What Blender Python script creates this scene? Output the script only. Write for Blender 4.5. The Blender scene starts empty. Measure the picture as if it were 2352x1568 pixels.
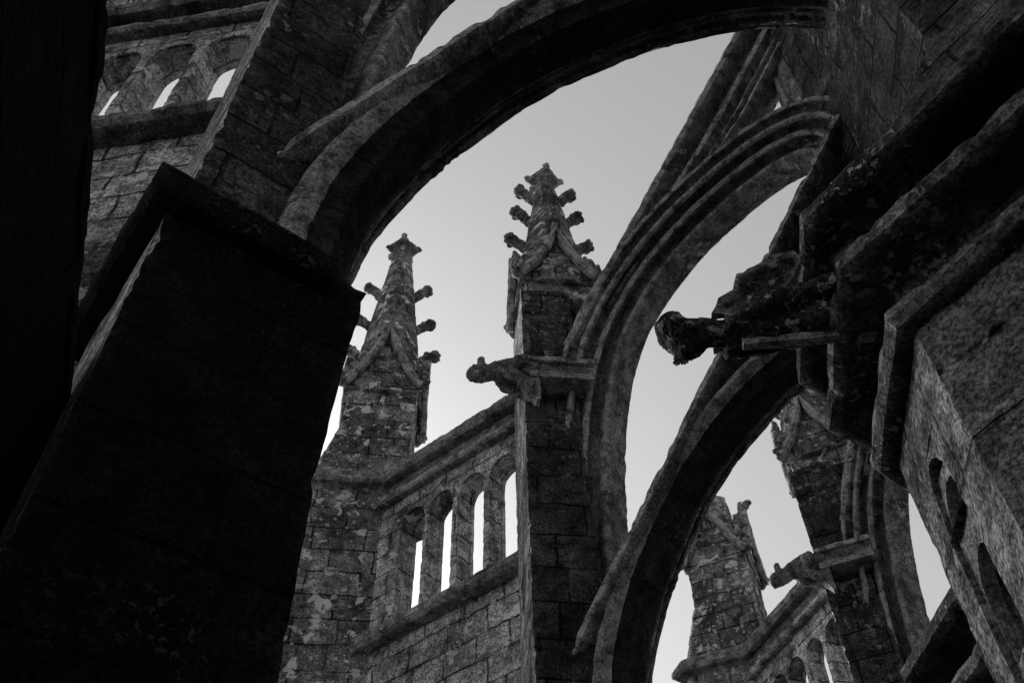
import bpy, bmesh, math, random
from mathutils import Vector, Matrix, noise

# ------------------------------------------------------------------ camera, sky, sun
SC = bpy.context.scene
COL = SC.collection
SC.view_settings.view_transform = 'Standard'
SC.view_settings.look = 'None'
SC.view_settings.exposure = 0.0
SC.view_settings.gamma = 1.0

F_PX, HALF = 2287.0, 1176.0
TILT, ROLL = math.radians(51.41), math.radians(-1.298)
fw = Vector((0, math.cos(TILT), math.sin(TILT)))
rt0, up0 = Vector((1, 0, 0)), Vector((0, -math.sin(TILT), math.cos(TILT)))
rt = rt0 * math.cos(ROLL) + up0 * math.sin(ROLL)
up = up0 * math.cos(ROLL) - rt0 * math.sin(ROLL)
cam = bpy.data.cameras.new('camera')
cam.sensor_width = 36.0
cam.lens = 36.0 * F_PX / (2 * HALF)
cam.clip_start, cam.clip_end = 0.05, 3000
cam_ob = bpy.data.objects.new('camera', cam)
COL.objects.link(cam_ob)
m3 = Matrix((rt, up, -fw)).transposed()
cam_ob.matrix_world = Matrix.Translation((0, 0, 1.6)) @ m3.to_4x4()
SC.camera = cam_ob

SUN_AZ, SUN_EL = 332.0, 28.0
W = bpy.data.worlds.new('World')
SC.world = W
W.use_nodes = True
nt = W.node_tree
bg = nt.nodes['Background']
sky = nt.nodes.new('ShaderNodeTexSky')
sky.sky_type = 'NISHITA'
sky.sun_disc = False
sky.sun_elevation = math.radians(SUN_EL)
sky.sun_rotation = math.radians(SUN_AZ)
sky.dust_density = 2.0
sky.air_density = 1.0
bw = nt.nodes.new('ShaderNodeRGBToBW')          # black-and-white picture: the sky is grey
nt.links.new(sky.outputs[0], bw.inputs[0])
pw = nt.nodes.new('ShaderNodeMath'); pw.operation = 'POWER'; pw.inputs[1].default_value = 0.62   # thin high cloud evens the sky out
nt.links.new(bw.outputs[0], pw.inputs[0])
ml = nt.nodes.new('ShaderNodeMath'); ml.operation = 'MULTIPLY'; ml.inputs[1].default_value = 3.08
nt.links.new(pw.outputs[0], ml.inputs[0])
nt.links.new(ml.outputs[0], bg.inputs[0])
bg.inputs[1].default_value = 0.10

sun = bpy.data.lights.new('sun', 'SUN')
sun.energy = 3.6
sun.angle = math.radians(18)
SC.cycles.diffuse_bounces = 2
SC.cycles.max_bounces = 4
sun_ob = bpy.data.objects.new('sun', sun)
COL.objects.link(sun_ob)
a_, e_ = math.radians(SUN_AZ), math.radians(SUN_EL)
sun_ob.rotation_euler = Vector((math.sin(a_) * math.cos(e_), math.cos(a_) * math.cos(e_), math.sin(e_))).to_track_quat('Z', 'Y').to_euler()

# ------------------------------------------------------------------ materials
def stone(name, base=0.10, lichen=0.30, amount=0.5, blob=5.0, brick=True, row=0.37, width=0.72,
          grain=1.0, ring=0.0, joint=1.0, wear_light=0.5):
    m = bpy.data.materials.new(name)
    m.use_nodes = True
    n, l = m.node_tree.nodes, m.node_tree.links
    bs = n['Principled BSDF']
    bs.inputs['Roughness'].default_value = 0.95
    bs.inputs['Specular IOR Level'].default_value = 0.12
    geo = n.new('ShaderNodeNewGeometry')
    uv = n.new('ShaderNodeUVMap')
    uv.uv_map = 'UVMap'
    def val(x):
        if isinstance(x, (int, float)):
            v = n.new('ShaderNodeValue'); v.outputs[0].default_value = x; return v.outputs[0]
        return x
    def math_(op, a, b=0.0, clamp=False):
        q = n.new('ShaderNodeMath'); q.operation = op; q.use_clamp = clamp
        for i, x in enumerate((a, b)):
            if isinstance(x, (int, float)): q.inputs[i].default_value = x
            else: l.new(x, q.inputs[i])
        return q.outputs[0]
    def noi(scale, detail=4, rough=0.6, vec=None, dist=0.0):
        q = n.new('ShaderNodeTexNoise')
        q.inputs['Scale'].default_value = scale
        q.inputs['Detail'].default_value = detail
        q.inputs['Roughness'].default_value = rough
        q.inputs['Distortion'].default_value = dist
        l.new(vec if vec is not None else geo.outputs['Position'], q.inputs['Vector'])
        return q.outputs[0]
    def ramp(x, a, b, lo=0.0, hi=1.0):
        q = n.new('ShaderNodeMapRange'); q.interpolation_type = 'SMOOTHSTEP'
        l.new(x, q.inputs[0])
        q.inputs[1].default_value, q.inputs[2].default_value = a, b
        q.inputs[3].default_value, q.inputs[4].default_value = lo, hi
        return q.outputs[0]
    # weathered stone: several octaves of tone
    big = ramp(noi(0.9, 3, 0.65), 0.3, 0.7, 0.55, 1.4)
    midn = noi(6, 4, 0.7)
    mid = ramp(midn, 0.3, 0.72, 0.35, 1.7)
    finen = noi(42, 3, 0.75)
    fine = ramp(finen, 0.32, 0.7, max(0.12, 1 - 0.75 * grain), 1 + 1.1 * grain)
    mp = n.new('ShaderNodeMapping'); mp.inputs['Scale'].default_value = (5, 5, 0.35)
    l.new(geo.outputs['Position'], mp.inputs[0])
    streak = ramp(noi(1.0, 3, 0.6, mp.outputs[0]), 0.35, 0.65, 0.8, 1.12)
    tone = math_('MULTIPLY', math_('MULTIPLY', big, mid), math_('MULTIPLY', fine, streak))
    col = math_('MULTIPLY', tone, base)
    bump_h = math_('ADD', math_('MULTIPLY', midn, 0.8), math_('MULTIPLY', finen, 0.55))
    if brick:
        # wavy joints: the block pattern is shifted a little by noise
        wob = n.new('ShaderNodeTexNoise'); wob.inputs['Scale'].default_value = 3.0; wob.inputs['Detail'].default_value = 2
        l.new(geo.outputs['Position'], wob.inputs['Vector'])
        ma = n.new('ShaderNodeVectorMath'); ma.operation = 'MULTIPLY_ADD'
        l.new(wob.outputs['Color'], ma.inputs[0])
        ma.inputs[1].default_value = (0.05, 0.05, 0.05)
        l.new(uv.outputs[0], ma.inputs[2])
        br = n.new('ShaderNodeTexBrick')
        l.new(ma.outputs[0], br.inputs['Vector'])
        br.inputs['Color1'].default_value = (0.6, 0.6, 0.6, 1)
        br.inputs['Color2'].default_value = (1.35, 1.35, 1.35, 1)
        br.inputs['Mortar'].default_value = (0.12, 0.12, 0.12, 1)
        br.inputs['Scale'].default_value = 1.0
        br.inputs['Brick Width'].default_value = width
        br.inputs['Row Height'].default_value = row
        br.inputs['Mortar Size'].default_value = 0.015
        br.inputs['Mortar Smooth'].default_value = 0.6
        br.offset = 0.42; br.squash = 0.8; br.squash_frequency = 3
        cb = n.new('ShaderNodeRGBToBW'); l.new(br.outputs['Color'], cb.inputs[0])
        gap = ramp(noi(2.3, 1), 0.3, 0.55, 0.35 * joint, joint)      # the joints are washed out in places
        mx = math_('ADD', math_('MULTIPLY', math_('SUBTRACT', cb.outputs[0], 1.0), gap), 1.0)
        col = math_('MULTIPLY', col, mx)
        bump_h = math_('ADD', bump_h, math_('MULTIPLY', math_('MULTIPLY', br.outputs['Fac'], gap), -0.8))
    # dark pits
    pit = n.new('ShaderNodeTexVoronoi'); pit.inputs['Scale'].default_value = 22
    l.new(geo.outputs['Position'], pit.inputs['Vector'])
    pm = math_('MULTIPLY', ramp(pit.outputs['Distance'], 0.12, 0.3, 1.0, 0.0), ramp(midn, 0.5, 0.62))
    col = math_('MULTIPLY', col, math_('SUBTRACT', 1.0, math_('MULTIPLY', pm, 0.75)))
    # pale lichen crusts with ragged rims
    where = ramp(noi(0.7, 3), 0.62 - 0.3 * amount, 0.78 - 0.3 * amount)
    lic = ramp(noi(blob, 5, 0.62, dist=0.4), 0.568, 0.615)
    lm = math_('MULTIPLY', math_('MULTIPLY', lic, where), ramp(finen, 0.3, 0.5, 0.6, 1.0))
    # small round lichen spots
    sp = n.new('ShaderNodeTexVoronoi'); sp.inputs['Scale'].default_value = blob * 2.2; sp.inputs['Randomness'].default_value = 1.0
    wv = n.new('ShaderNodeVectorMath'); wv.operation = 'MULTIPLY_ADD'
    wn = n.new('ShaderNodeTexNoise'); wn.inputs['Scale'].default_value = 14; wn.inputs['Detail'].default_value = 2
    l.new(geo.outputs['Position'], wn.inputs['Vector'])
    l.new(wn.outputs['Color'], wv.inputs[0]); wv.inputs[1].default_value = (0.09, 0.09, 0.09)
    l.new(geo.outputs['Position'], wv.inputs[2]); l.new(wv.outputs[0], sp.inputs['Vector'])
    sx = n.new('ShaderNodeSeparateColor'); l.new(sp.outputs['Color'], sx.inputs[0])
    rad = ramp(sx.outputs[0], 0.4, 1.0, 0.0, 0.36)
    dd = math_('SUBTRACT', rad, sp.outputs['Distance'])
    disc = ramp(dd, 0.0, 0.06)
    if ring > 0:
        disc = math_('MULTIPLY', disc, math_('SUBTRACT', 1.0, math_('MULTIPLY', ramp(dd, 0.10, 0.2), ring)))
    spot = math_('MULTIPLY', math_('MULTIPLY', disc, ramp(noi(1.3, 1), 0.60 - 0.3 * amount, 0.74 - 0.3 * amount)), ramp(finen, 0.3, 0.6, 0.3, 1.0))
    lall = math_('MAXIMUM', lm, math_('MULTIPLY', spot, 0.75))
    # convex edges paled: weathered arrises with edge light painted in
    worn_lit = math_('MULTIPLY', ramp(geo.outputs['Pointiness'], 0.515, 0.60), math_('MULTIPLY', ramp(midn, 0.35, 0.62, 0.1, 1.0), ramp(finen, 0.35, 0.6, 0.35, 1.0)))
    lall = math_('MAXIMUM', lall, math_('MULTIPLY', worn_lit, wear_light))
    mix = n.new('ShaderNodeMix'); mix.data_type = 'FLOAT'
    l.new(lall, mix.inputs[0]); l.new(col, mix.inputs[2]); mix.inputs[3].default_value = lichen
    cc = n.new('ShaderNodeCombineColor')
    for i in range(3): l.new(mix.outputs[0], cc.inputs[i])
    l.new(cc.outputs[0], bs.inputs['Base Color'])
    bp = n.new('ShaderNodeBump'); bp.inputs['Strength'].default_value = 1.0; bp.inputs['Distance'].default_value = 0.06
    l.new(bump_h, bp.inputs['Height'])
    l.new(bp.outputs[0], bs.inputs['Normal'])
    return m

M_ASHLAR = stone('lichened_ashlar', 0.215, 0.92, 1.0, 5.0, wear_light=0.8)
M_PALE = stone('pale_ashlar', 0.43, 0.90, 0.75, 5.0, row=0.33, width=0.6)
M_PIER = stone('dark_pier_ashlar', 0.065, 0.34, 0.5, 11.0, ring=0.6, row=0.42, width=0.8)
M_PIER_SHADE = stone('shaded_pier_ashlar', 0.011, 0.11, 0.35, 26.0, ring=0.6, row=0.5, width=0.9, joint=0.6)  # darker pier stone: shade painted into the lower shaft and ledge
M_TRIM = stone('carved_trim', 0.23, 0.8, 0.4, 8.0, brick=False, grain=0.8, wear_light=1.0)
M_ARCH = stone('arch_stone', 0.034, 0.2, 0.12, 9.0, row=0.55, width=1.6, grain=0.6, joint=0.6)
M_NEAR = stone('rough_granite', 0.21, 0.60, 0.6, 11.0, ring=0.5, row=0.7, width=1.1, grain=1.0, joint=0.6)
M_DARK = stone('dark_granite', 0.06, 0.60, 0.5, 16.0, brick=False, ring=0.5, grain=1.0, wear_light=1.0)  # dark base with pale spots and paler convex edges
M_WALL_SHADE = stone('shade_black_granite', 0.010, 0.02, 0.4, 9.0, row=0.5, width=0.8)  # shade of the near wall painted as an almost black base
M_GROUND = stone('terrace_paving', 0.03, 0.05, 0.2, 4.0, row=0.6, width=0.6)

# ------------------------------------------------------------------ mesh helpers
# bay space: x = distance from the centre of the round choir, y = sideways (towards the camera), z = up
CEN = Vector((9.1901, 1.8995, 0))
def bay_angle(n): return math.radians(90 - (-52 + 30 * n))
def bay_to_world(n, x, y, z=0.0):
    a = bay_angle(n)
    return Vector((CEN.x + x * math.cos(a) - y * math.sin(a), CEN.y + x * math.sin(a) + y * math.cos(a), z))

class MB:
    def __init__(s): s.v, s.f = [], []
    def add(s, vs, fs):
        o = len(s.v); s.v += [Vector(p) for p in vs]; s.f += [tuple(i + o for i in f) for f in fs]; return s
    def loft(s, rings, caps=True, closed=True):
        n = len(rings[0]); vs = [p for r in rings for p in r]; fs = []
        for i in range(len(rings) - 1):
            for j in range(n if closed else n - 1):
                k = (j + 1) % n
                fs.append((i * n + j, i * n + k, (i + 1) * n + k, (i + 1) * n + j))
        if caps and closed:
            fs.append(tuple(range(n))[::-1]); fs.append(tuple(range((len(rings) - 1) * n, len(rings) * n)))
        return s.add(vs, fs)
    def prism(s, poly, z0, z1): return s.loft([[(x, y, z0) for x, y in poly], [(x, y, z1) for x, y in poly]])
    def box(s, x0, x1, y0, y1, z0, z1): return s.prism([(x0, y0), (x1, y0), (x1, y1), (x0, y1)], z0, z1)
    def sweep_xz(s, curve, prof):
        """closed profile (y, d) swept along a curve in the x-z plane, d = distance to the left of travel"""
        rings = []
        for i, (x, z) in enumerate(curve):
            a = curve[max(i - 1, 0)]; b = curve[min(i + 1, len(curve) - 1)]
            tx, tz = b[0] - a[0], b[1] - a[1]; L = math.hypot(tx, tz); nx, nz = tz / L, -tx / L
            rings.append([(x + nx * d, y, z + nz * d) for y, d in prof])
        return s.loft(rings)
    def tube(s, pts, rad, n=8, flat=1.0):
        rings = []
        for i, p in enumerate(pts):
            p = Vector(p); a = Vector(pts[max(i - 1, 0)]); b = Vector(pts[min(i + 1, len(pts) - 1)])
            t = (b - a).normalized(); u = t.cross(Vector((0, 0, 1)))
            if u.length < 1e-3: u = Vector((1, 0, 0))
            u.normalize(); w = u.cross(t)
            r = rad[i] if isinstance(rad, (list, tuple)) else rad
            rings.append([p + u * r * math.cos(k * 2 * math.pi / n) + w * r * flat * math.sin(k * 2 * math.pi / n) for k in range(n)])
        return s.loft(rings)
    def blob(s, c, r, rot=None, n=10):
        c = Vector(c); rings = []
        for i in range(1, n):
            th = math.pi * i / n
            rg = []
            for k in range(n):
                ph = 2 * math.pi * k / n
                p = Vector((r[0] * math.sin(th) * math.cos(ph), r[1] * math.sin(th) * math.sin(ph), r[2] * math.cos(th)))
                if rot: p = rot @ p
                rg.append(c + p)
            rings.append(rg)
        return s.loft(rings)
    def cell(s, u0, u1, z0, z1, openings, back, fmap, zbot=None):
        """one slab face band with an arched opening: openings = list of (uc, half, zb, zs, rise, pointed); fmap(u, depth, z) -> point"""
        pass

def chaikin(c, n=2):
    for _ in range(n):
        o = [c[0]]
        for a, b in zip(c, c[1:]):
            o += [tuple(p * .75 + q * .25 for p, q in zip(a, b)), tuple(p * .25 + q * .75 for p, q in zip(a, b))]
        c = o + [c[-1]]
    return c

def offset_poly(poly, d):
    n = len(poly); out = []
    area = sum(poly[i][0] * poly[(i + 1) % n][1] - poly[(i + 1) % n][0] * poly[i][1] for i in range(n))
    sg = 1 if area > 0 else -1
    for i in range(n):
        p, q, r = Vector(poly[i - 1]), Vector(poly[i]), Vector(poly[(i + 1) % n])
        e1, e2 = (q - p).normalized(), (r - q).normalized()
        n1, n2 = Vector((e1.y, -e1.x)) * sg, Vector((e2.y, -e2.x)) * sg
        b = (n1 + n2); b = b / max(b.length_squared, 0.2) * 2
        out.append((q.x + b.x * d, q.y + b.y * d))
    return out

def band(mb, poly, prof):
    """moulding that runs all round a plan polygon; prof = [(projection, z) ...] from bottom to top"""
    return mb.loft([[(x, y, z) for x, y in offset_poly(poly, p)] for p, z in prof])

def arch_wall(mb, u0, u1, z0, z1, ops, fmap, depth, n=10):
    """slab from depth 0 to depth with arched openings through it. ops: (uc, half, zb, zs, rise)"""
    def sheet(dep, flip):
        def quad(pts):
            vs = [fmap(u, dep, z) for u, z in pts]
            mb.add(vs, [tuple(range(len(vs)))])
        ops_s = sorted(ops); edges = [u0] + [(a[0] + b[0]) / 2 for a, b in zip(ops_s, ops_s[1:])] + [u1]
        for i, (uc, h, zb, zs, rise) in enumerate(ops_s):
            a, b = edges[i], edges[i + 1]
            if zb > z0 + 1e-4: quad([(a, z0), (b, z0), (b, zb), (a, zb)])
            quad([(a, zb), (uc - h, zb), (uc - h, zs), (a, zs)]); quad([(uc + h, zb), (b, zb), (b, zs), (uc + h, zs)])
            prev = None
            for k in range(n + 1):
                th = math.pi * (1 - k / n)
                p = (uc + h * math.cos(th), zs + rise * math.sin(th))
                dx, dz = math.cos(th), math.sin(th)
                cand = []
                if dx > 1e-6: cand.append((b - uc) / dx)
                if dx < -1e-6: cand.append((a - uc) / dx)
                if dz > 1e-6: cand.append((z1 - zs) / dz)
                t = min(cand); q = (uc + dx * t, zs + dz * t)
                if prev:
                    pts = [prev[0], p, q]
                    for cor in ((a, z1), (b, z1)):
                        if (prev[1][0] - cor[0]) * (q[0] - cor[0]) <= 1e-9 and abs(prev[1][1] - q[1]) > 1e-6 and abs(prev[1][0] - q[0]) > 1e-6: pts.append(cor)
                    pts.append(prev[1]); quad(pts)
                prev = (p, q)
    sheet(0, False); sheet(depth, True)
    for uc, h, zb, zs, rise in ops:
        path = [(uc - h, zb), (uc - h, zs)] + [(uc + h * math.cos(math.pi * (1 - k / n)), zs + rise * math.sin(math.pi * (1 - k / n))) for k in range(1, n)] + [(uc + h, zs), (uc + h, zb)]
        if zb > z0 + 1e-4: path.append(path[0])
        for p, q in zip(path, path[1:]):
            mb.add([fmap(p[0], 0, p[1]), fmap(q[0], 0, q[1]), fmap(q[0], depth, q[1]), fmap(p[0], depth, p[1])], [(0, 1, 2, 3)])
    rim = [(u0, z0), (u1, z0), (u1, z1), (u0, z1), (u0, z0)]
    for p, q in zip(rim, rim[1:]):
        mb.add([fmap(p[0], 0, p[1]), fmap(q[0], 0, q[1]), fmap(q[0], depth, q[1]), fmap(p[0], depth, p[1])], [(0, 1, 2, 3)])

SEED = [0]
def build(name, mb, mat, parent=None, origin=(0, 0, 0), seg=0.07, amp=0.012, chip=0.03, arc=None, freq=5.0, remesh=0.0, lit_side=None):
    """link the shape as ONE mesh, finely divided and weathered: faces undulate, sharp edges are chipped"""
    bm = bmesh.new()
    vs = [bm.verts.new(p) for p in mb.v]
    for f in mb.f:
        try: bm.faces.new([vs[i] for i in f])
        except ValueError: pass
    bmesh.ops.remove_doubles(bm, verts=bm.verts, dist=1e-4)
    bmesh.ops.recalc_face_normals(bm, faces=bm.faces)
    if remesh:
        me = bpy.data.meshes.new('tmp'); bm.to_mesh(me); bm.free()
        ob = bpy.data.objects.new('tmp', me); COL.objects.link(ob)
        md = ob.modifiers.new('r', 'REMESH'); md.mode = 'VOXEL'; md.voxel_size = remesh
        dg = bpy.context.evaluated_depsgraph_get(); dg.update()
        me2 = bpy.data.meshes.new_from_object(ob.evaluated_get(dg))
        bpy.data.objects.remove(ob)
        bm = bmesh.new(); bm.from_mesh(me2); bpy.data.meshes.remove(me2)
        for _ in range(2): bmesh.ops.smooth_vert(bm, verts=bm.verts, factor=0.5, use_axis_x=True, use_axis_y=True, use_axis_z=True)
    else:
        for e in bm.edges:
            e.smooth = not (len(e.link_faces) == 2 and e.calc_face_angle(0) > math.radians(32))
        bmesh.ops.triangulate(bm, faces=[f for f in bm.faces if len(f.verts) > 4])
        for it in range(9):
            lg = [e for e in bm.edges if e.calc_length() > seg * 1.5]
            if not lg: break
            bmesh.ops.subdivide_edges(bm, edges=lg, cuts=1, use_grid_fill=True)
            bmesh.ops.triangulate(bm, faces=[f for f in bm.faces if len(f.verts) > 4])
    bm.normal_update()
    uvl = bm.loops.layers.uv.new('UVMap')
    SEED[0] += 1
    sh = (SEED[0] * 0.37) % 1.0
    for f in bm.faces:
        nn = f.normal
        f.smooth = True
        hz = Vector((nn.y, -nn.x, 0))
        for lp in f.loops:
            p = lp.vert.co
            if arc:
                th = math.atan2(p.z - arc[1], p.x - arc[0]); lp[uvl].uv = (p.y + sh, th * arc[2])
            elif abs(nn.z) < 0.75: lp[uvl].uv = (p.dot(hz.normalized()) + sh, p.z)
            else: lp[uvl].uv = (p.x + sh, p.y)
    off = Vector((SEED[0] * 3.1, SEED[0] * 1.7, 0))
    bm.normal_update()
    new = []
    for v in bm.verts:
        p = v.co + off
        d = noise.noise_vector(p * freq) * amp + noise.noise_vector(p * freq * 3.3) * amp * 0.5
        if chip and any(not e.smooth for e in v.link_edges):
            c = noise.noise(p * 7.0) * 0.6 + noise.noise(p * 19.0) * 0.5
            d -= v.normal * max(0.0, c - 0.02) * chip * 1.6
        new.append(v.co + d)
    for v, q in zip(bm.verts, new): v.co = q - Vector(origin)
    me = bpy.data.meshes.new(name)
    bm.to_mesh(me); bm.free()
    me.materials.append(mat)
    if lit_side:                                   # faces on one side get a paler stone: side light painted into the colour
        me.materials.append(lit_side[0])
        wn_ = Vector(lit_side[1])
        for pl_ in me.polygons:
            if pl_.normal.dot(wn_) > lit_side[2]: pl_.material_index = 1
    ob = bpy.data.objects.new(name, me)
    COL.objects.link(ob)
    if parent: ob.parent = parent
    return ob

def thing(name, label, cat, n, base, group=None):
    """an Empty at the thing's base, in bay n"""
    o = bpy.data.objects.new(name, None)
    o.empty_display_size = 0.3
    COL.objects.link(o)
    o.location = bay_to_world(n, *base)
    o.rotation_euler = (0, 0, bay_angle(n))
    o['label'], o['category'] = label, cat
    if group: o['group'] = group
    o['bay_base'] = base
    return o

def copy_tree(o, parent=None):
    c = o.copy(); COL.objects.link(c)
    if parent: c.parent = parent
    for ch in list(o.children): copy_tree(ch, c)
    return c

def to_bay(o, n, label, skip=()):
    c = copy_tree(o)
    c.location = bay_to_world(n, *o['bay_base'])
    c.rotation_euler = (0, 0, bay_angle(n))
    c['label'] = label
    return c

D = math.sqrt(0.5)

# ------------------------------------------------------------------ ground
gm = MB().add([(-400, -400, 0), (400, -400, 0), (400, 400, 0), (-400, 400, 0)], [(0, 1, 2, 3)])
me = bpy.data.meshes.new('ground')
me.from_pydata([tuple(v) for v in gm.v], [], gm.f)
uvl = me.uv_layers.new(name='UVMap')
for lp in me.loops: uvl.data[lp.index].uv = me.vertices[lp.vertex_index].co.xy
me.materials.append(M_GROUND)
g = bpy.data.objects.new('ground', me); COL.objects.link(g); g['kind'] = 'structure'

# ------------------------------------------------------------------ pinnacle (shared by towers and piers)
def pinnacle(root, origin, cx, cy, side, z0, ze, za, zt, levels, fin, hw0, shaft_mat):
    """square shaft turned 45 degrees, four steep crocketed gables and a crocketed spire with a flared finial"""
    h = side * D
    dia = [(cx + h, cy), (cx, cy + h), (cx - h, cy), (cx, cy - h)]
    sh = MB().prism(dia, z0, ze + 0.05)
    build('upper_shaft', sh, shaft_mat, root, origin, seg=0.06, amp=0.014, chip=0.04)
    dirs = [(-D, D), (D, D), (D, -D), (-D, -D)]                     # outward normals of the four faces
    for nx, ny in dirs:
        tx, ty = -ny, nx
        def fm(u, o, z): return (cx + nx * (side / 2 + o) + tx * u, cy + ny * (side / 2 + o) + ty * u, z)
        hwid = side / 2 + 0.06
        cur = []
        for k in range(13):
            u = -hwid + 2 * hwid * k / 12
            q = 1 - abs(u) / hwid
            cur.append((u, ze + (za - ze) * (0.65 * q ** 1.7 + 0.35 * q)))
        # gable field: a plate between eave line and curve
        mb = MB()
        front = [fm(u, 0.03, z) for u, z in cur]; back = [fm(u, -0.12, z) for u, z in cur]
        base_f = [fm(u, 0.03, ze - 0.06) for u, z in cur]; base_b = [fm(u, -0.12, ze - 0.06) for u, z in cur]
        nn = len(cur)
        mb.add(front + base_f + back + base_b,
               [(i, i + 1, nn + i + 1, nn + i) for i in range(nn - 1)] + [(2 * nn + i, 3 * nn + i, 3 * nn + i + 1, 2 * nn + i + 1) for i in range(nn - 1)]
               + [(i, 2 * nn + i, 2 * nn + i + 1, i + 1) for i in range(nn - 1)] + [(nn + i, nn + i + 1, 3 * nn + i + 1, 3 * nn + i) for i in range(nn - 1)])
        gb = build('gable', mb, shaft_mat, root, origin, seg=0.06, amp=0.01, chip=0.02)
        mm = MB().tube([fm(u, 0.10, z + 0.02) for u, z in cur], 0.075, 7)
        build('gable_moulding', mm, M_TRIM, gb, origin, seg=0.06, amp=0.014, chip=0)
        for u_, s_ in ((-0.97, 0.085), (-0.66, 0.105), (-0.34, 0.10), (0.34, 0.10), (0.66, 0.105), (0.97, 0.085)):
            u = u_ * hwid; q = 1 - abs(u_); z = ze + (za - ze) * (0.65 * q ** 1.7 + 0.35 * q)
            sg = 1 if u > 0 else -1
            c = Vector(fm(u + sg * 0.05, 0.08, z + 0.09))
            ck = MB()
            ck.blob(c, (s_, s_ * 0.8, s_ * 0.75)); ck.blob(c + Vector((tx * sg * 0.07, ty * sg * 0.07, 0.05)), (s_ * .6, s_ * .6, s_ * .55))
            build('leaf_crocket', ck, M_TRIM, gb, origin, remesh=0.022, amp=0.02, freq=11, chip=0)
        ck = MB()
        ck.blob(fm(0, 0.07, za + 0.05), (0.07, 0.07, 0.15)); ck.blob(fm(0, 0.08, za + 0.2), (0.05, 0.05, 0.08))
        build('gable_finial', ck, M_TRIM, gb, origin, remesh=0.022, amp=0.02, freq=11, chip=0)
    # spire: eight-sided, tapering
    zs = ze - 0.1; rings = []
    zn = zt - 0.46
    def hw(z): return hw0 + (fin * 0.95 - hw0) * (z - ze) / (zn - ze)
    def octa(z, w): return [(cx + w * 1.04 * math.cos(math.pi / 8 + k * math.pi / 4 + math.pi / 4), cy + w * 1.04 * math.sin(math.pi / 8 + k * math.pi / 4 + math.pi / 4), z) for k in range(8)]
    sp = MB().loft([octa(z, hw(z)) for z in [zs + (zn - zs) * i / 10 for i in range(11)]])
    spire = build('spire', sp, shaft_mat, root, origin, seg=0.055, amp=0.014, chip=0.02)
    def quad_(z, w): return [(cx + w * math.cos(math.pi / 4 + k * math.pi / 2), cy + w * math.sin(math.pi / 4 + k * math.pi / 2), z) for k in range(4)]
    fb = MB().loft([quad_(zn - .02, hw(zn) * 1.1), quad_(zn + .14, fin * .95), quad_(zt - .2, fin * .95), quad_(zt - .14, fin * 1.2), quad_(zt - .09, fin * 1.55), quad_(zt, fin * 1.6), quad_(zt + .015, fin * 1.2)])
    for k in range(4):
        a = math.pi / 4 + k * math.pi / 2
        for q, zz, s_ in ((1.45, .01, .07), (1.1, -.3, .065), (1.15, -.38, .05)):
            if q < 1.3 and k == 2: continue
            fb.blob((cx + math.cos(a) * fin * q, cy + math.sin(a) * fin * q, zt + zz), (s_, s_, s_ * .8), n=6)
    build('finial', fb, M_TRIM, spire, origin, seg=.04, amp=.014, chip=.03, freq=9)
    rnd = random.Random(int(zt * 100))
    for zc, ext in levels:
        for k, (dx, dy) in enumerate(((-D, -D), (D, D), (D, -D), (-D, D))):
            # arms sit on the left, right and rear ridges as seen from the walkway; the front ones have broken short
            out = ext if k != 3 else ext * 0.72
            if k == 0: dxy = (-D, -D)
            dxy = (dx, dy)
            w = hw(zc - 0.12)
            p0 = Vector((cx + dxy[0] * w * 0.6, cy + dxy[1] * w * 0.6, zc - 0.40))
            p1 = Vector((cx + dxy[0] * out, cy + dxy[1] * out, zc + rnd.uniform(-.03, .03)))
            c = MB().tube([p0, p0.lerp(p1, .5), p0.lerp(p1, .8), p1], [0.12, 0.105, 0.115, 0.12], 4)
            side_ = Vector((-dxy[1], dxy[0], 0)); o_ = Vector((dxy[0], dxy[1], 0))
            c.blob(p1 + side_ * .075 + Vector((0, 0, -.03)), (.065, .065, .055)); c.blob(p1 - side_ * .075 + Vector((0, 0, -.03)), (.065, .065, .055))
            c.blob(p1 + o_ * .03 + Vector((0, 0, .03)), (.075, .075, .05)); c.blob(p1 + o_ * .06 + Vector((0, 0, -.07)), (.05, .05, .06))
            if rnd.random() < .6: c.blob(p0.lerp(p1, .55) + side_ * rnd.uniform(-.08, .08) + Vector((0, 0, -.07)), (.05, .05, .05))
            build('crocket', c, M_TRIM, spire, origin, remesh=0.016, amp=0.026, freq=12, chip=0)

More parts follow.
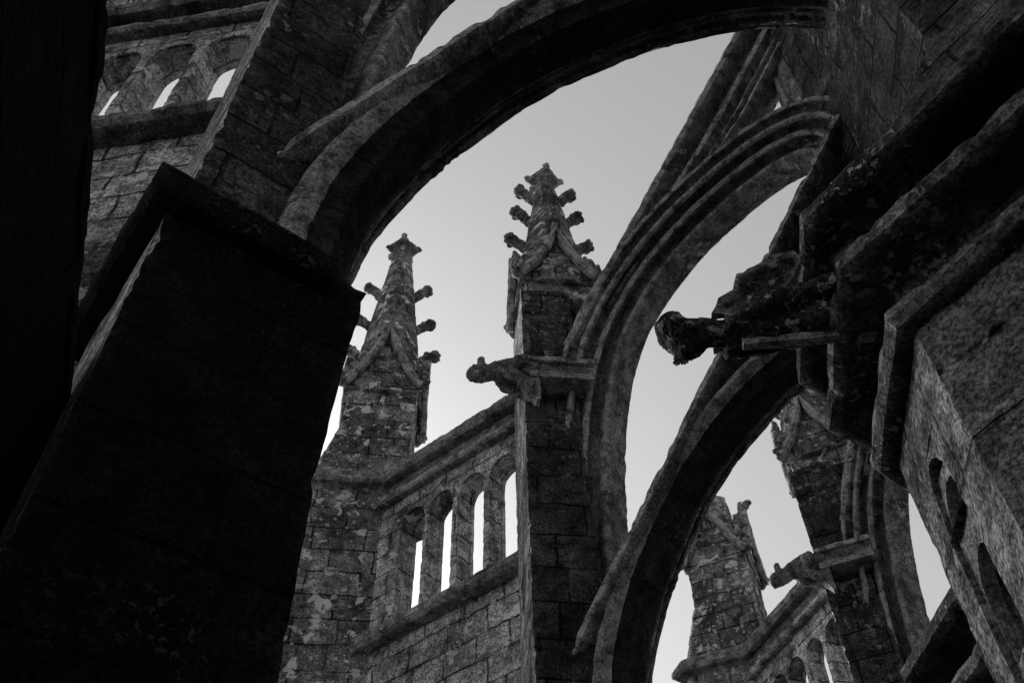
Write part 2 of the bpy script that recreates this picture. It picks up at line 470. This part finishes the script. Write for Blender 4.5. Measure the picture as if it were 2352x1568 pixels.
# ------------------------------------------------------------------ outer buttress tower
def make_tower():
    base = (14.5, -0.2, 0)
    r = thing('buttress_tower', 'lichen spotted stone tower with a tall crocketed spire, left of the four slit parapet', 'tower', 0, base, 'pinnacled outer towers of the ruin')
    og = base
    low = [(14.78, .75), (13.80, -.23), (14.40, -.98), (15.2, -.85), (14.92, .75)]
    low0 = [(14.80, .80), (13.76, -.24), (14.38, -1.05), (15.4, -.95), (14.96, .82)]
    mb = MB().loft([[(x, y, 0) for x, y in low0], [(x, y, 8.5) for x, y in low], [(x, y, 11.5) for x, y in low]])
    build('lower_shaft', mb, M_ASHLAR, r, og, seg=0.07, amp=0.012, chip=0.05, lit_side=(M_PALE, (.3, .95, 0), .85))
    lg = band(MB(), low, [(0, 11.40), (.03, 11.44), (.15, 11.45), (.19, 11.5), (.19, 11.6), (.14, 11.68), (-.05, 11.76)])
    build('ledge', lg, M_TRIM, r, og, seg=0.05, amp=0.014, chip=0.02)
    cx, cy, side = 14.61, -.27, 1.12
    h = side * D
    dia = [(cx, cy + h), (cx - h, cy), (cx, cy - h), (cx + h, cy), (cx + .06, cy + h)]
    st = MB().loft([[(x, y, 11.72) for x, y in offset_poly(low, -.03)], [(x, y, 12.75) for x, y in dia]])
    build('weathering', st, M_ASHLAR, r, og, seg=0.06, amp=0.014, chip=0.03)
    pinnacle(r, og, cx, cy, side, 11.8, 13.68, 15.1, 18.62, [(17.2, .55), (16.2, .66), (15.3, .78)], .21, .66, M_ASHLAR)
    return r

# ------------------------------------------------------------------ pierced parapet between tower and pier
def make_parapet():
    base = (12.8, -.2, 0)
    r = thing('pierced_parapet', 'stone parapet with four round headed slits showing sky, beside the spired tower', 'parapet', 0, base, 'pierced parapets joining towers and piers')
    og = base
    x0, x1 = 11.25, 14.15
    build('base_wall', MB().box(x0, x1, -.45, -.02, 0, 8.8), M_PALE, r, og, seg=0.07, amp=0.016, chip=0.03)
    def hband(prof): return MB().loft([[(x, y, z) for y, z in prof] for x in (x0, x1)])
    build('string_course', hband([(-.1, 6.72), (.06, 6.78), (.13, 6.9), (.13, 7.0), (.0, 7.1), (-.1, 7.1)]), M_TRIM, r, og, seg=.05, amp=.016, chip=.03)
    build('sill', hband([(-.5, 8.7), (-.04, 8.7), (-.02, 8.74), (.15, 8.75), (.2, 8.8), (.2, 8.88), (.02, 9.06), (-.5, 9.06)]), M_TRIM, r, og, seg=.05, amp=.018, chip=.03)
    ops = [(c, .215, 9.05, 10.52, .25) for c in (11.87, 12.39, 12.92, 13.42)]
    ar = MB()
    arch_wall(ar, x0, x1, 9.05, 11.08, ops, lambda u, d, z: (u, -d, z), .24)
    arc_ob = build('arcade', ar, M_PALE, r, og, seg=.06, amp=.006, chip=.02)
    fr = MB()
    arch_wall(fr, x0, x1, 9.05, 11.08, [(c, h - .018, zb, zs - .03, .23) for c, h, zb, zs, q in ops], lambda u, d, z: (u, -.242 - d, z), .06)
    build('slit_frame', fr, M_PALE, arc_ob, og, seg=.06, amp=.004, chip=.012)
    build('cornice', hband([(-.42, 11.06), (.0, 11.06), (.10, 11.07), (.13, 11.11), (.12, 11.18), (.04, 11.22), (.03, 11.42), (-.42, 11.42)]), M_TRIM, r, og, seg=.05, amp=.012, chip=.025)
    build('coping', hband([(-.5, 11.424), (.16, 11.43), (.21, 11.48), (.21, 11.58), (.06, 11.74), (-.15, 11.86), (-.4, 11.8), (-.55, 11.6)]), M_TRIM, r, og, seg=.05, amp=.016, chip=.03)
    return r

# ------------------------------------------------------------------ inner buttress pier with its pinnacle
def make_pier():
    base = (10.85, .12, 0)
    r = thing('buttress_pier', 'stone pier with pale left edge and gabled pinnacle, right of the four slit parapet', 'pier', 0, base, 'pinnacled buttress piers')
    og = base
    cx, cy = 10.85, .12
    def dia(h): return [(cx + h, cy), (cx, cy + h), (cx - h, cy), (cx, cy - h)]
    def low(h, e=0.0): return [(cx + h, cy), (cx, cy + h), (cx - h + .05 - .06 * e, cy + .05 - .06 * e), (cx - h + .34 - .10 * e, cy - .2 - .02 * e), (cx, cy - h)]
    mb = MB().loft([[(x, y, z) for x, y in low(h, e)] for z, h, e in ((0, .79, 0), (4.6, .77, 0), (5.2, .77, .25), (5.7, .77, .7), (6.05, .78, 1))])
    build('lower_shaft', mb, M_PIER_SHADE, r, og, seg=.06, amp=.008, chip=.035, lit_side=(M_PALE, (D, D, 0), .75))
    imp = [(cx + .78, cy), (cx, cy + .78), (cx - .58, cy + .20), (cx - .42, cy - .25), (cx, cy - .78)]
    im = band(MB(), imp, [(-.02, 5.84), (.09, 5.86), (.12, 5.9), (.13, 5.98), (.13, 6.02), (.0, 6.16), (-.1, 6.2)])
    build('impost', im, M_PIER_SHADE, r, og, seg=.05, amp=.012, chip=.025)
    mid_ = [(cx + .7, cy), (cx, cy + .7), (cx - .47, cy + .23), (cx - .26, cy - .1), (cx, cy - .7)]
    up_ = MB().prism(mid_, 6.15, 12.7)
    build('middle_shaft', up_, M_PIER, r, og, seg=.06, amp=.008, chip=.045, lit_side=(M_PALE, (D, D, 0), .75))
    pinnacle(r, og, cx - .03, cy - .03, .93, 12.6, 13.0, 14.1, 16.62, [(16.2, .42), (15.5, .5), (14.7, .6)], .19, .58, M_ASHLAR)
    return r

# ------------------------------------------------------------------ flying buttresses
LOW_IN = chaikin([(10.23, 6.15), (10.21, 6.45), (10.15, 6.87), (9.95, 7.37), (9.75, 7.72), (9.55, 8.02), (9.33, 8.33), (8.95, 8.7), (8.46, 9.04), (8.0, 9.25), (7.6, 9.33), (7.3, 9.34), (6.95, 9.22), (6.5, 8.9)])
def offs(c, d):
    o = []
    for i, (x, z) in enumerate(c):
        a = c[max(i - 1, 0)]; b = c[min(i + 1, len(c) - 1)]
        tx, tz = b[0] - a[0], b[1] - a[1]; L = math.hypot(tx, tz)
        o.append((x + tz / L * d, z - tx / L * d))
    return o
def make_lower_flyer():
    base = (8.6, .15, 5.6)
    r = thing('flying_buttress', 'dark smooth undersided flying arch climbing behind the large winged gargoyle', 'flying buttress', 0, base, 'plain lower flying arches')
    og = base
    prof = [(.42, .30), (.42, .125), (.33, .0), (.05, .0), (.05, .30)]
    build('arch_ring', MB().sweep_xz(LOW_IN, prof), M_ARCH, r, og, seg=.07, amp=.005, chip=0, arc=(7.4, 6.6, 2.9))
    near = [(.40, .31), (.46, .30), (.50, .25), (.50, .19), (.46, .14), (.416, .115), (.40, .14)]
    build('arch_moulding', MB().sweep_xz(LOW_IN, near), M_TRIM, r, og, seg=.05, amp=.005, chip=.02)
    far = [(.054, .02), (.03, .012), (.02, .05), (-.005, .03), (-.03, .03), (-.045, .075), (-.075, .08), (-.09, .05), (-.12, .045), (-.135, .085), (-.165, .08), (-.178, .12), (-.175, .3), (.054, .3)]
    build('arch_moulding', MB().sweep_xz(LOW_IN, far), M_TRIM, r, og, seg=.05, amp=.006, chip=.035)
    top = lambda x: 7.1 + 1.25 * (10.58 - x)
    ex = offs(LOW_IN, .28)
    mb = MB(); rings = []
    for x, z in ex:
        zt_ = max(top(x) - .1, z + .02)
        rings.append([(x, .25, z), (x, .25, zt_), (x, -.1, zt_), (x, -.1, z)])
    mb.loft(rings)
    build('spandrel', mb, M_ARCH, r, og, seg=.08, amp=.012, chip=.02)
    cop = MB().sweep_xz([(11.0, top(11.0)), (6.3, top(6.3))], [(.48, -.11), (.57, -.08), (.57, -.01), (.34, .06), (-.0, .06), (-.22, -.01), (-.22, -.08), (-.18, -.14)])
    build('coping', cop, M_TRIM, r, og, seg=.06, amp=.008, chip=.035)
    return r

UP_IN = chaikin([(10.30, 7.6), (10.28, 8.2), (10.25, 8.91), (10.16, 9.78), (10.07, 10.31), (9.91, 10.9), (9.7, 11.41), (9.35, 11.87), (8.99, 12.19), (8.5, 12.5), (7.87, 12.72), (7.4, 12.82), (7.05, 12.80), (6.82, 12.70), (6.68, 12.45), (6.62, 12.0)])
def make_upper_flyer():
    base = (8.6, .15, 7.6)
    r = thing('flying_buttress', 'moulded ribbed flying arch under a straight sloping bar, rising from the gargoyle pier', 'flying buttress', 0, base, 'moulded upper flying arches')
    og = base
    prof = [(-.17, 0), (.15, 0), (.20, .015), (.215, .05), (.19, .10), (.13, .19), (.15, .27), (.24, .27), (.29, .20), (.33, .18), (.36, .21), (.34, .27), (.26, .35), (.28, .42), (.37, .42), (.42, .36), (.47, .36), (.49, .40), (.46, .45), (.38, .50), (.38, .55), (.44, .58), (.53, .56), (.55, .61), (.48, .67), (-.1, .67), (-.2, .5), (-.2, .06)]
    build('arch_ring', MB().sweep_xz(UP_IN, prof), M_TRIM, r, og, seg=.05, amp=.007, chip=.015)
    top = lambda x: 11.49 + 1.31 * (10.4 - x)
    cp_ = [(-.2, -.12), (-.16, -.02), (-.05, .03), (.40, .03), (.52, .0), (.55, -.07), (.52, -.14), (.38, -.17), (-.1, -.17)]
    c_ = MB().sweep_xz([(10.44, top(10.44)), (6.2, top(6.2))], cp_)
    build('coping', c_, M_TRIM, r, og, seg=.06, amp=.009, chip=.03)
    rk = [(-.1, -.15), (.25, -.15), (.22, -.24), (.23, -.31), (.34, -.34), (.38, -.40), (.36, -.47), (.22, -.50), (.19, -.58), (.22, -.63), (.32, -.65), (.34, -.69), (.22, -.74), (.23, -.79), (.34, -.81), (.36, -.87), (.28, -.91), (-.08, -.91), (-.16, -.6), (-.16, -.2)]
    L_ = math.hypot(1, 1.31); nx_, nz_ = 1.31 / L_, 1 / L_
    cut = MB().loft([[(x + nx_ * d * k, y, top(x) + nz_ * d * k) for y, d in rk] for x, k in ((10.0, .25), (9.3, .42), (8.3, .9), (7.9, 1), (6.2, 1))])
    build('raking_bar', cut, M_TRIM, r, og, seg=.05, amp=.007, chip=.015)
    return r

# ------------------------------------------------------------------ gargoyles
def make_gargoyle():
    """beast stretched forward from a deep stone water channel; own space: x forward, z up"""
    bd = MB()
    bd.tube([(-.12, 0, -.02), (.0, 0, .02), (.18, 0, .05), (.34, 0, .03), (.46, 0, -.02)], [.17, .17, .165, .13, .10], 10)
    bd.tube([(.40, 0, -.01), (.52, 0, -.03), (.64, 0, -.07), (.70, 0, -.09)], [.10, .125, .10, .06], 10)
    bd.blob((.54, .08, .10), (.055, .045, .075)); bd.blob((.54, -.08, .10), (.055, .045, .075))           # ears
    bd.blob((.10, 0, .17), (.09, .12, .07))                                                               # folded wing stumps
    bd.tube([(.60, 0, -.11), (.68, 0, -.15)], [.07, .045], 8)                                              # jaw
    bd.blob((.60, .085, -.005), (.035, .03, .03)); bd.blob((.60, -.085, -.005), (.035, .03, .03))          # brows
    for s in (-1, 1):
        bd.tube([(.02, s * .14, .06), (.12, s * .17, .0), (.2, s * .15, -.10), (.08, s * .13, -.22), (-.08, s * .11, -.3)], [.11, .10, .07, .055, .06], 8)
        bd.tube([(.3, s * .11, -.02), (.24, s * .13, -.14), (.12, s * .12, -.2)], [.07, .05, .05], 8)
    return bd

def make_pier_gargoyle():
    base = (10.85 - .10 + .0, .82 + .10, 10.72)
    r = thing('gargoyle', 'crouching beast gargoyle jutting left from the pier above the four slit parapet', 'gargoyle', 0, base, 'gargoyles on the pinnacled piers')
    tilt = Matrix.Rotation(math.radians(45), 3, 'Z')
    def put(mb):
        mb.v = [tilt @ v for v in mb.v]; return mb
    build('body', put(make_gargoyle()), M_TRIM, r, remesh=.014, amp=.018, freq=12, chip=0)
    ch = MB()
    ch.box(-.80, -.08, -.16, .10, -.07, .10)
    build('water_channel', put(ch), M_TRIM, r, seg=.05, amp=.012, chip=.025)
    lp = MB().box(-.82, -.02, -.16, .17, .102, .17)
    build('channel_lip', put(lp), M_TRIM, r, seg=.05, amp=.012, chip=.03)
    lb = MB().box(-.80, -.04, -.16, .15, -.17, -.072)
    build('channel_base', put(lb), M_TRIM, r, seg=.05, amp=.012, chip=.03)
    cb = MB().loft([[(-.16, -.12, -.165), (.1, -.12, -.165), (.1, .12, -.165), (-.16, .12, -.165)], [(-.16, -.10, -.32), (-.02, -.10, -.32), (-.02, .10, -.32), (-.16, .10, -.32)], [(-.16, -.06, -.48), (-.12, -.06, -.48), (-.12, .06, -.48), (-.16, .06, -.48)]])
    build('corbel', put(cb), M_TRIM, r, seg=.05, amp=.014, chip=.02)
    return r

def make_winged_gargoyle():
    base = (7.78, .1, 5.275)
    r = thing('gargoyle', 'large dark winged gargoyle with moss fringed open jaws, leaning out from the thick black moulding', 'gargoyle', -1, base)
    bd = MB()
    bd.tube([(-.15, 0, .05), (.05, 0, .04), (.25, 0, .03), (.40, 0, .03), (.52, 0, .05)], [.10, .105, .10, .075, .065], 10)
    bd.tube([(.50, 0, .05), (.58, 0, .06), (.68, 0, .06), (.73, 0, .05)], [.065, .085, .09, .075], 10)
    bd.tube([(.58, 0, .0), (.66, 0, -.045), (.72, 0, -.06)], [.055, .05, .04], 8)
    bd.blob((.70, .08, .10), (.06, .045, .06)); bd.blob((.70, -.08, .10), (.06, .045, .06))
    bd.blob((.74, .0, .10), (.05, .09, .05))
    bd.blob((.62, .09, .02), (.03, .03, .03)); bd.blob((.62, -.09, .02), (.03, .03, .03))
    for s in (-1, 1):
        bd.tube([(.46, s * .08, .02), (.30, s * .12, .05), (.12, s * .14, .10), (-.08, s * .14, .15)], [.05, .05, .048, .05], 8)
    build('body', bd, M_DARK, r, remesh=.014, amp=.016, freq=12, chip=0)
    for s in (-1, 1):
        w = MB()
        out = [(.52, .05), (.47, .14), (.40, .18), (.36, .27), (.24, .32), (.15, .37), (.06, .37), (.04, .30), (.10, .22), (.16, .15), (.20, .09), (.30, .04)]
        w.loft([[(x, s * (.07 + .10 * (z / .45)), z) for x, z in out], [(x, s * (.115 + .10 * (z / .45)), z) for x, z in out]])
        build('wing', w, M_DARK, r, seg=.035, amp=.014, chip=.015, freq=9)
    st = MB().loft([[(-.2, -.035, -.09), (-.2, .035, -.09), (-.2, .03, -.125), (-.2, -.03, -.125)], [(.40, -.03, -.04), (.40, .03, -.04), (.40, .02, -.075), (.40, -.02, -.075)]])
    build('spout', st, M_DARK, r, seg=.04, amp=.01, chip=.012)
    rnd = random.Random(4); ms = MB()
    for k in range(60):
        a = rnd.uniform(0, 2 * math.pi)
        p = Vector((.70 + rnd.uniform(-.05, .02), .085 * math.cos(a), .01 + .09 * math.sin(a)))
        q = p + Vector((rnd.uniform(.0, .015), math.cos(a) * .012, math.sin(a) * .016))
        ms.tube([p, q], [.009, .005], 5)
    o = build('moss_fringe', ms, M_DARK, r, seg=1, amp=0, chip=0); o['kind'] = 'stuff'
    return r

# ------------------------------------------------------------------ inner clerestory piers and walls
def make_clerestory_pier(n, label, uppoly):
    base = (6.4, .05, 0)
    r = thing('clerestory_pier', label, 'pier', n, base, 'inner clerestory piers')
    og = base
    x1, ya, yb = 7.55, -.40, .40
    core = [(x1, yb), (x1 - .95, yb + .95), (5.6, yb + 1.1), (5.6, ya - 1.1), (x1 - .95, ya - .95), (x1, ya)]
    na, nb = -.21, .09
    lo = MB().prism(core[:] + [(x1, na), (x1 - .22, na), (x1 - .22, nb), (x1, nb)], 0, 4.25)
    lo.prism(core, 4.53, 4.95)
    lo.prism(core[:] + [(x1, na), (x1 - .22, na), (x1 - .22, nb), (x1, nb)], 4.25, 4.53)
    build('lower_shaft', lo, M_NEAR, r, og, seg=.045, amp=.008, chip=.015)
    # cusped blind tracery in the sunk panel of the outward face
    tr = MB(); fm = lambda u, d, z: (x1 - .004 - d, u, z)
    arch_wall(tr, na - .01, nb + .01, 4.2, 4.54, [(-.06, .145, 4.2, 4.26, .24)], fm, .2)
    fm = lambda u, d, z: (x1 - .03 - d, u, z)
    for zb, zs, ri, z0_, z1_ in ((4.17, 4.27, .12, 4.08, 4.45), (3.62, 3.86, .18, 3.45, 4.078), (2.2, 3.12, .22, 1.2, 3.448)):
        arch_wall(tr, na - .01, nb + .01, z0_, z1_, [(-.06, .125, zb, zs, ri)], fm, .06)
    tz = build('tracery', tr, M_NEAR, r, og, seg=.04, amp=.008, chip=.012)
    prof = [(-.05, 4.80), (.04, 4.80), (.08, 4.81), (.11, 4.85), (.10, 4.90), (.04, 4.93), (-.04, 4.95), (-.05, 5.12), (.02, 5.16), (.16, 5.16), (.21, 5.18), (.225, 5.23), (.20, 5.28), (.10, 5.32), (.0, 5.34), (-.02, 5.50), (.05, 5.53), (.22, 5.53), (.27, 5.56), (.27, 5.64), (.20, 5.72), (.0, 5.88), (-.15, 5.95)]
    sc_ = band(MB(), core, prof)
    build('string_course', sc_, M_DARK, r, og, seg=.04, amp=.010, chip=.02)
    wt = MB().loft([[(x, y, 5.86) for x, y in offset_poly(core, -.1)], [(x, y, 7.0) for x, y in uppoly]])
    build('weathering', wt, M_PIER, r, og, seg=.06, amp=.01, chip=.02)
    build('upper_shaft', MB().prism(uppoly, 6.9, 18.5), M_PIER, r, og, seg=.07, amp=.012, chip=.03)
    rs = MB()
    rs.loft([[(6.42 + q * .34, -.22, z), (6.42 + q * .34, .1, z), (6.42 + q * .2, .24, z), (6.42, .27, z), (6.3, .2, z), (6.3, -.2, z)] for z, q in ((13.3, .05), (13.6, .5), (14.0, .85), (14.5, 1), (18.4, 1))])
    for y in (-.12, .02, .14): rs.tube([(6.80 - abs(y - .0) * .5, y, 14.0), (6.82 - abs(y) * .5, y, 18.3)], .05, 7)
    build('respond', rs, M_TRIM, r, og, seg=.06, amp=.02, chip=.03)
    return r

def make_clerestory_wall(n, label):
    base = (5.0, 0, 0)
    r = thing('clerestory_wall', label, 'wall', n, base, 'clerestory walls between the inner piers')
    og = base
    mb = MB()
    arch_wall(mb, -1.3, 1.3, 0, 18.4, [(-.4, .3, 9.2, 14.2, .7), (.4, .3, 9.2, 14.2, .7)], lambda u, d, z: (5.0 - d, u, z), .45)
    build('masonry', mb, M_ASHLAR, r, og, seg=.12, amp=.012, chip=.03)
    return r

# ------------------------------------------------------------------ assemble
tower = make_tower()
t1 = to_bay(tower, 1, 'distant pale tower with broken crockets, half hidden behind the plain flying arch at bottom right')
for ch in list(t1.children):
    if ch.name.startswith('spire'):
        for q in list(ch.children):
            bpy.data.objects.remove(q)
        bpy.data.objects.remove(ch)
stump = MB().loft([[(14.61 + w * math.cos(k * math.pi / 4 + .39), -.27 + w * math.sin(k * math.pi / 4 + .39), z + .12 * math.sin(k * 2.2) * (z > 15)) for k in range(8)] for z, w in ((13.6, .6), (14.5, .5), (15.4, .42))])
stump_ob = build('spire', stump, M_ASHLAR, t1, (14.5, -.2, 0), seg=.055, amp=.02, chip=.03)
for dx, dy in ((-D, -D), (D, D)):
    c = MB().tube([(14.61 + dx * .35, -.27 + dy * .35, 14.75), (14.61 + dx * .6, -.27 + dy * .6, 15.05), (14.61 + dx * .78, -.27 + dy * .78, 15.28)], [.10, .085, .10], 4)
    c.blob((14.61 + dx * .78, -.27 + dy * .78, 15.27), (.10, .10, .06))
    build('crocket', c, M_TRIM, stump_ob, (14.5, -.2, 0), remesh=.02, amp=.022, freq=12, chip=0)
to_bay(tower, -1, 'lichened tower showing above the parapet coping at the top left corner')
para = make_parapet()
to_bay(para, 1, 'distant steep pierced stone parapet with narrow slits at the bottom right corner')
to_bay(para, -1, 'lit stone parapet with slanting slits and coursed wall below at the upper left')
pier = make_pier()
to_bay(pier, 1, 'distant leaning stone pier carrying the small gargoyle at lower right')
to_bay(pier, -1, 'huge near black stone pier with a thin ledge at the left, carrying the biggest arch')
lf = make_lower_flyer()
to_bay(lf, -1, 'biggest near flying arch, black underneath, sweeping across the top from the left pier')
uf = make_upper_flyer()
to_bay(uf, 1, 'distant ribbed flying arch leaning against the right edge pier at bottom right')
to_bay(uf, -1, 'dark ribbed flying arch at the top left above the biggest arch')
pg = make_pier_gargoyle()
to_bay(pg, 1, 'small distant gargoyle with pierced wings on the leaning pier at lower right')
make_winged_gargoyle()
cp = make_clerestory_pier(-1, 'near massive granite pier wrapped by thick dark stepped mouldings, at the right edge', [(6.78, .62), (6.2, 1.2), (4.9, 1.0), (4.9, -.8), (6.2, -1.0), (6.78, -.42)])
make_clerestory_pier(0, 'rough stone pier behind, where the ribbed arch and its sloping bar end at upper right', [(6.5, .29), (5.95, .84), (4.9, 1.0), (4.9, -1.2), (5.95, -1.4), (6.5, -.88)])
make_clerestory_wall(-.5, 'dark masonry wall of the choir between the two right hand piers')
make_clerestory_wall(.5, 'masonry wall of the choir beyond the upper end of the ribbed arch')

make_clerestory_wall(-1.5, 'masonry wall of the choir right beside the viewpoint, outside the picture')
make_clerestory_wall(-2.5, 'masonry wall of the choir behind the viewpoint, outside the picture')
make_clerestory_wall(-3.5, 'far masonry wall of the choir behind the viewpoint, outside the picture')
to_bay(cp, -3, 'second granite choir pier behind the viewpoint, outside the picture')
to_bay(lf, -2, 'plain flying arch behind the viewpoint, outside the picture')
to_bay(pier, -2, 'pinnacled pier behind the viewpoint, outside the picture')
to_bay(cp, -2, 'granite choir pier behind the viewpoint, outside the picture')

# low outer wall right beside the camera
k = .75
p0, p1 = Vector((-1.75 * k, 1.51 * k, 0)), Vector((-2.76 * k, 4.29 * k, 0))
dr = (p1 - p0).normalized()
nw = bpy.data.objects.new('terrace_wall', None)
COL.objects.link(nw)
nw.location = p0; nw.rotation_euler = (0, 0, math.atan2(dr.y, dr.x))
nw['label'], nw['category'] = 'pitch black near wall with a ragged top edge filling the left margin', 'wall'
tz = 1.6 + (6.02 - 1.6) * k
build('masonry', MB().box(-3.5, 2.2, .0, .5, 0, tz - .12), M_WALL_SHADE, nw, seg=.07, amp=.014, chip=.03)
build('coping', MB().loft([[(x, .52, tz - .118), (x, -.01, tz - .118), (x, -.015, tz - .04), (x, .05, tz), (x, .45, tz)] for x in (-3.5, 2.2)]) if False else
      MB().loft([[(x, y, z) for y, z in ((.52, tz - .118), (-.012, tz - .118), (-.012, tz - .03), (.05, tz), (.46, tz))] for x in (-3.5, 2.2)]), M_WALL_SHADE, nw, seg=.05, amp=.014, chip=.03)
